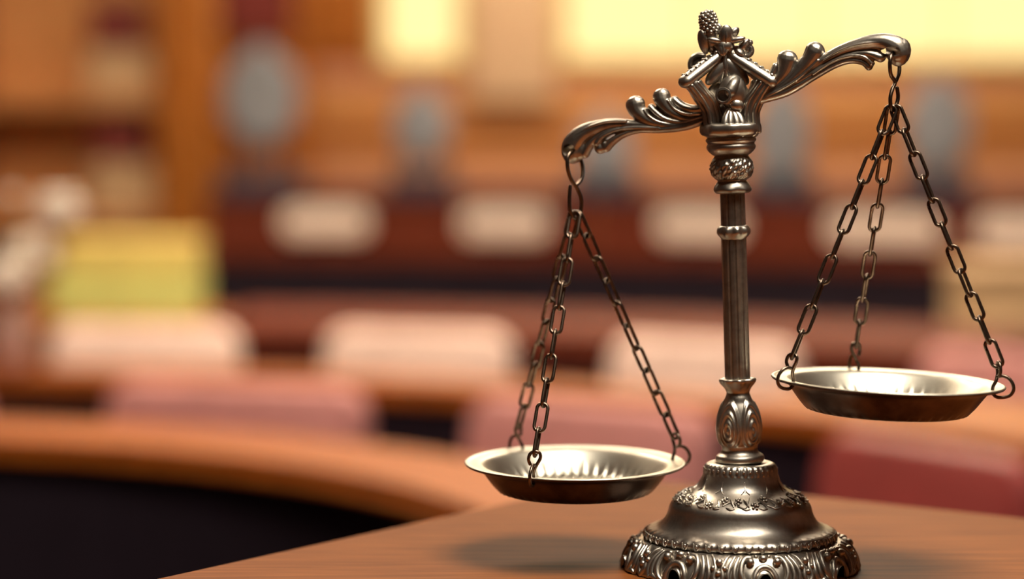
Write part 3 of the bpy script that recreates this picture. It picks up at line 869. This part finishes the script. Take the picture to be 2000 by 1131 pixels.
# centre stem, pivot knob
mb = MB()
mb.tube([H(0, 0, 150), H(0, 0, 128), H(0, 0, 105), H(0, 0, 82)], [15*S, 13*S, 12*S, 14*S], 18)
mb.tube([H(12, FR-.2, 150), H(15, FR-.2, 128), H(12, FR-.2, 104)], [4*S, 5*S, 4*S], 10)
for sg in (-1, 1):
    mb.tube([H(20, FR+sg*.9, 160), H(15, FR+sg*.8, 138), H(16, FR+sg*.8, 112)], [4*S, 6*S, 4*S], 10)
for sg in (-1, 1):
    rot = Matrix.Rotation(sg*-.75, 3, 'Y')
    mb.ell(H(20, FR+sg*1.1, 140), (14*S, 9*S, 34*S), rot, 16, 10)
mb.build('crown_stem', PEWTER, crown)
mb = MB()
mb.ell(H(20, FR+.35, 180), (28*S, 22*S, 34*S), None, 24, 14)
mb.tube([H(30, FR+.5, 158), H(38, FR+.2, 166), H(42, FR, 178)], [9*S, 11*S, 12*S], 12)
mb.ell(H(34, FR+.3, 205), (15*S, 10*S, 12*S), Matrix.Rotation(.3, 3, 'Y'))
mb.build('pivot_housing', PEWTER, crown)
q0, q1 = H(24, FR-.3, 186), H(54, FR-.30, 187)
pd = (q1-q0).normalized(); pq = pd.to_track_quat('Z', 'Y').to_matrix().to_4x4(); pq.translation = q0
pl_ = (q1-q0).length
mb = MB().lathe([(.2*S, 0), (15*S, 0), (15*S, pl_-3*S), (16*S, pl_-2*S), (15.5*S, pl_), (12*S, pl_+.5*S), (11*S, pl_-1*S), (10.5*S, pl_-14*S), (.2*S, pl_-15*S)], 36)
mb.v = [pq @ v for v in mb.v]
mb.build('pivot_pin', PEWTER, crown)
# lower acanthus drop in front
mb = MB()
for o_, tw in ((-15, -10), (-6, -3), (6, 3), (15, 12)):
    mb.tube([H(38, FR, 262)+Vector((o_*S, 0, 0)), H(42, FR, 246)+Vector((o_*1.1*S, 0, 0)), H(36, FR, 228)+Vector(((o_*.6+tw*.3)*S, 0, 0)), H(28, FR, 216)+Vector((o_*.3*S, 0, 0))], [8*S, 8.5*S, 7.5*S, 6*S], 10)
mb.tube([H(36, FR, 232)+Vector((8*S, 0, 0)), H(40, FR, 240)+Vector((20*S, 0, 0)), H(40, FR, 252)+Vector((26*S, 0, 0))], [4*S, 5*S, 4*S], 10)
mb.build('acanthus_drop', PEWTER, crown)

# ---- finial
fin = MB()
c0 = W(1415, 90, D0-.002)-O
fin.ell(c0, (20*S, 18*S, 16*S))
finial = fin.build('finial', PEWTER, root)
def leaf(px, py, dx, dy, w, l, off):
    c = W(px, py, D0+off*S)-O
    d = Vector((dx, -.25, dy)).normalized(); rot = d.to_track_quat('Z', 'Y').to_matrix()
    w *= 1.25; l *= 1.15
    m_ = MB().ell(c, (w*S, w*.62*S, l*S), rot, 14, 10)
    m_.tube([c-d*l*.8*S+Vector((0, -w*.5*S, 0)), c+Vector((0, -w*.62*S, 0)), c+d*l*.85*S+Vector((0, -w*.2*S, 0))], [1.5*S, 2.2*S, 1.2*S], 8)
    m_.build('leaf', PEWTER, finial)
leaf(1418, 72, 0, 1, 12, 21, -16)
leaf(1399, 80, -1, .25, 9, 16, -12)
leaf(1437, 78, 1, .2, 9, 17, -12)
leaf(1404, 57, -.3, 1, 8, 11, 4)
leaf(1432, 66, .6, .8, 11, 14, 6)
leaf(1452, 92, .5, .8, 11, 17, -2)
leaf(1446, 102, .3, -.4, 8, 10, -14)
leaf(1374, 82, -.25, 1, 10, 22, -2)
leaf(1392, 98, -.5, .6, 9, 16, 6)
leaf(1412, 92, 0, -1, 9, 16, -16)
leaf(1398, 112, -.2, -1, 8, 16, -6)
leaf(1434, 108, .3, -1, 8, 16, -8)
pc0, pc1 = W(1391, 84, D0)-O, W(1380, 22, D0)-O
mb = MB(); ax = (pc1-pc0)
mb.tube([pc0, pc0+ax*.35, pc0+ax*.62, pc0+ax*.85], [11*S, 15*S, 16.5*S, 12*S], 18)
az = ax.normalized(); rot = az.to_track_quat('Z', 'Y').to_matrix()
for i in range(8):
    f = .34+.62*i/7; rr = (15.5 if f < .7 else 15.5*math.sqrt(max(.05, 1-((f-.7)/.33)**2)))*S
    for j in range(8):
        q = 2*PI*(j+.5*(i % 2))/8
        c = pc0+ax*f+rot @ Vector((rr*math.cos(q), rr*math.sin(q), 0))
        mb.ell(c, (4.4*S, 4.4*S, 4.0*S), rot, 8, 6)
mb.ell(pc0+ax*.98, 5*S)
mb.build('pine_cone', PEWTER, finial)

# ---- pans
def pan(dep, px, py, wpx, rx, ry):
    c = W(px, py, dep); R = wpx/2/FPX*dep
    e = R/217.0
    pr = [(0, -54), (60, -54), (104, -53), (112, -50), (122, -51.5), (134, -50), (143, -45), (160, -26), (176, -9), (184, -3), (192, -1), (206, 0), (212, 2), (216, 1.5), (217, -1), (214, -4), (205, -6), (194, -8), (187, -12), (180, -20), (166, -39), (155, -51), (146, -57), (132, -59), (60, -59), (0, -59)]
    pr = [(max(r, .3)*e, z*e) for r, z in pr]
    def fn(th, r, z):
        rp = r/e
        if z > -56*e and 108 < rp < 160 and z < -26*e:
            u = math.sin((rp-108)/52*PI)
            z += e*u*2.0*math.cos(th*44)+e*u*.8*math.cos(th*88+1)
        return r, z
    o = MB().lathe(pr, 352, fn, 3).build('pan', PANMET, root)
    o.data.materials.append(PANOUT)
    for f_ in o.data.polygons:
        if f_.normal.z < -.05: f_.material_index = 1  # downward faces take the shade-coloured metal
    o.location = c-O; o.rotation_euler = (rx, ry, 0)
    M_ = Matrix.Translation(c-O) @ Matrix.Rotation(ry, 4, 'Y') @ Matrix.Rotation(rx, 4, 'X')
    return o, M_, R, e
def rim_hook(pano, M_, R, e, th, flip):
    """S-hook through the rim; returns the point (scale space) where the chain grips it"""
    rad = Vector((math.cos(th), math.sin(th), 0)); tan = Vector((-math.sin(th), math.cos(th), 0))
    def P(r, z, t_=0): return rad*(R+r*e)+Vector((0, 0, z*e))+tan*t_*e*flip
    pts = []
    # upper eye: open end low, over the top, then crossing down to the big loop round the rim
    pts += [P(-8, 27, -9), P(-6, 36, -11), P(-8, 46, -9), P(-12, 51, -2), P(-16, 48, 7), P(-16, 39, 9), P(-14, 28, 4), P(-15, 16, -3), P(-19, 6, -6), P(-20, -4, -6)]
    pts2 = [P(-13, 24, 0), P(-2, 26, 0), P(9, 21, 1), P(16, 11, 1), P(17, 0, 1), P(11, -9, 0), P(0, -13, -2), P(-12, -13, -4), P(-20, -6, -6)]
    m_ = MB().tube(pts, 3.3*e, 10, sub=5).tube(pts2, 3.3*e, 10, sub=5)
    m_.build('rim_hook', CHAINM, pano)
    return M_ @ P(-12, 45, -1)
# ---- chain links
WR = 3.45*S
def link_mesh(L, wdt, wire):
    """stadium link along local Z, lying in the local XZ plane"""
    pts = []; r = wdt/2-wire; h = L/2-wire-r
    for i in range(9): q = PI*i/8; pts.append((r*math.cos(q), 0, h+r*math.sin(q)))
    pts += [(-r, 0, h*.33), (-r, 0, -h*.33)]
    for i in range(9): q = PI+PI*i/8; pts.append((r*math.cos(q), 0, -h+r*math.sin(q)))
    pts += [(r, 0, -h*.33), (r, 0, h*.33)]
    return MB().tube(pts, wire, 10, sub=2, closed=True).mesh('link', CHAINM)
LM = {}
def chain(p0, p1, roll, scale=1.0, n=None):
    v = p1-p0; L = v.length; n = n or max(3, round(L/(50*S*scale))); pitch = L/n
    ln = pitch+4*WR*scale*.93
    key = round(ln*1e5)
    if key not in LM: LM[key] = link_mesh(ln, 28*S*scale, WR*scale)
    ch = part_empty('chain', root, p0)
    z = v.normalized(); x = z.cross(Vector((0, 1, 0))).normalized(); y = z.cross(x)
    for i in range(n):
        c = v*((i+.5)/n)
        a_ = roll+(PI/2 if i % 2 else 0)+random.uniform(-.22, .22)
        ax_ = (x*math.cos(a_)+y*math.sin(a_)); ay_ = z.cross(ax_)
        o_ = link('link', LM[key], ch)
        m4 = Matrix((ax_, ay_, z)).transposed().to_4x4(); m4.translation = c
        o_.matrix_local = m4
    return ch
def hook(name, pts, r=3.8):
    return MB().tube([p_ for p_ in pts], r*S, 12, sub=6).build(name, CHAINM, root)
DL = B(1118, 293).y; DR = B(1744, 102).y
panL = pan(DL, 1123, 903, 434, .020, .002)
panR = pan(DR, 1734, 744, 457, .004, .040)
def LP(px, py, off): return W(px, py, DL+off*S)-O
hook('beam_hook', [LP(1113, 364, -8), LP(1112, 385, -10), LP(1113, 408, -8), LP(1120, 424, -2), LP(1129, 424, 2), LP(1135, 408, 4), LP(1135, 388, 2), LP(1127, 368, -4), LP(1115, 350, -14), LP(1109, 330, -22), LP(1108, 310, -22), LP(1114, 297, -12), LP(1121, 293, 4), LP(1128, 300, 20), LP(1136, 318, 24), LP(1138, 335, 18), LP(1135, 350, 4), LP(1126, 361, -6)])
def RP(px, py, off): return W(px, py, DR+off*S)-O
hook('beam_hook', [RP(1752, 172, 14), RP(1754, 190, 16), RP(1750, 206, 12), RP(1744, 216, 2), RP(1740, 208, -8), RP(1739, 190, -10), RP(1743, 174, -4), RP(1748, 160, 4), RP(1740, 146, -18), RP(1738, 125, -25), RP(1740, 110, -20), RP(1744, 103, -4), RP(1750, 106, 14), RP(1756, 125, 24), RP(1756, 142, 18), RP(1750, 158, 6)])
jl, jr = LP(1124, 418, 0), RP(1745, 212, 0)
for th, roll, dx in ((math.radians(123), .6, (-2, 2)), (math.radians(247), .25, (0, -3)), (math.radians(12), .75, (3, 1))):
    e = rim_hook(*panL, th, 1)
    chain(jl+Vector((dx[0]*S, dx[1]*S, 2*S)), e, roll, 1.0)
for th, roll, dx in ((math.radians(203), .35, (-3, -2)), (math.radians(100), .15, (0, 3)), (math.radians(338), .45, (3, -2))):
    e = rim_hook(*panR, th, 1)
    chain(jr+Vector((dx[0]*S, dx[1]*S, 2*S)), e, roll, 1.0)
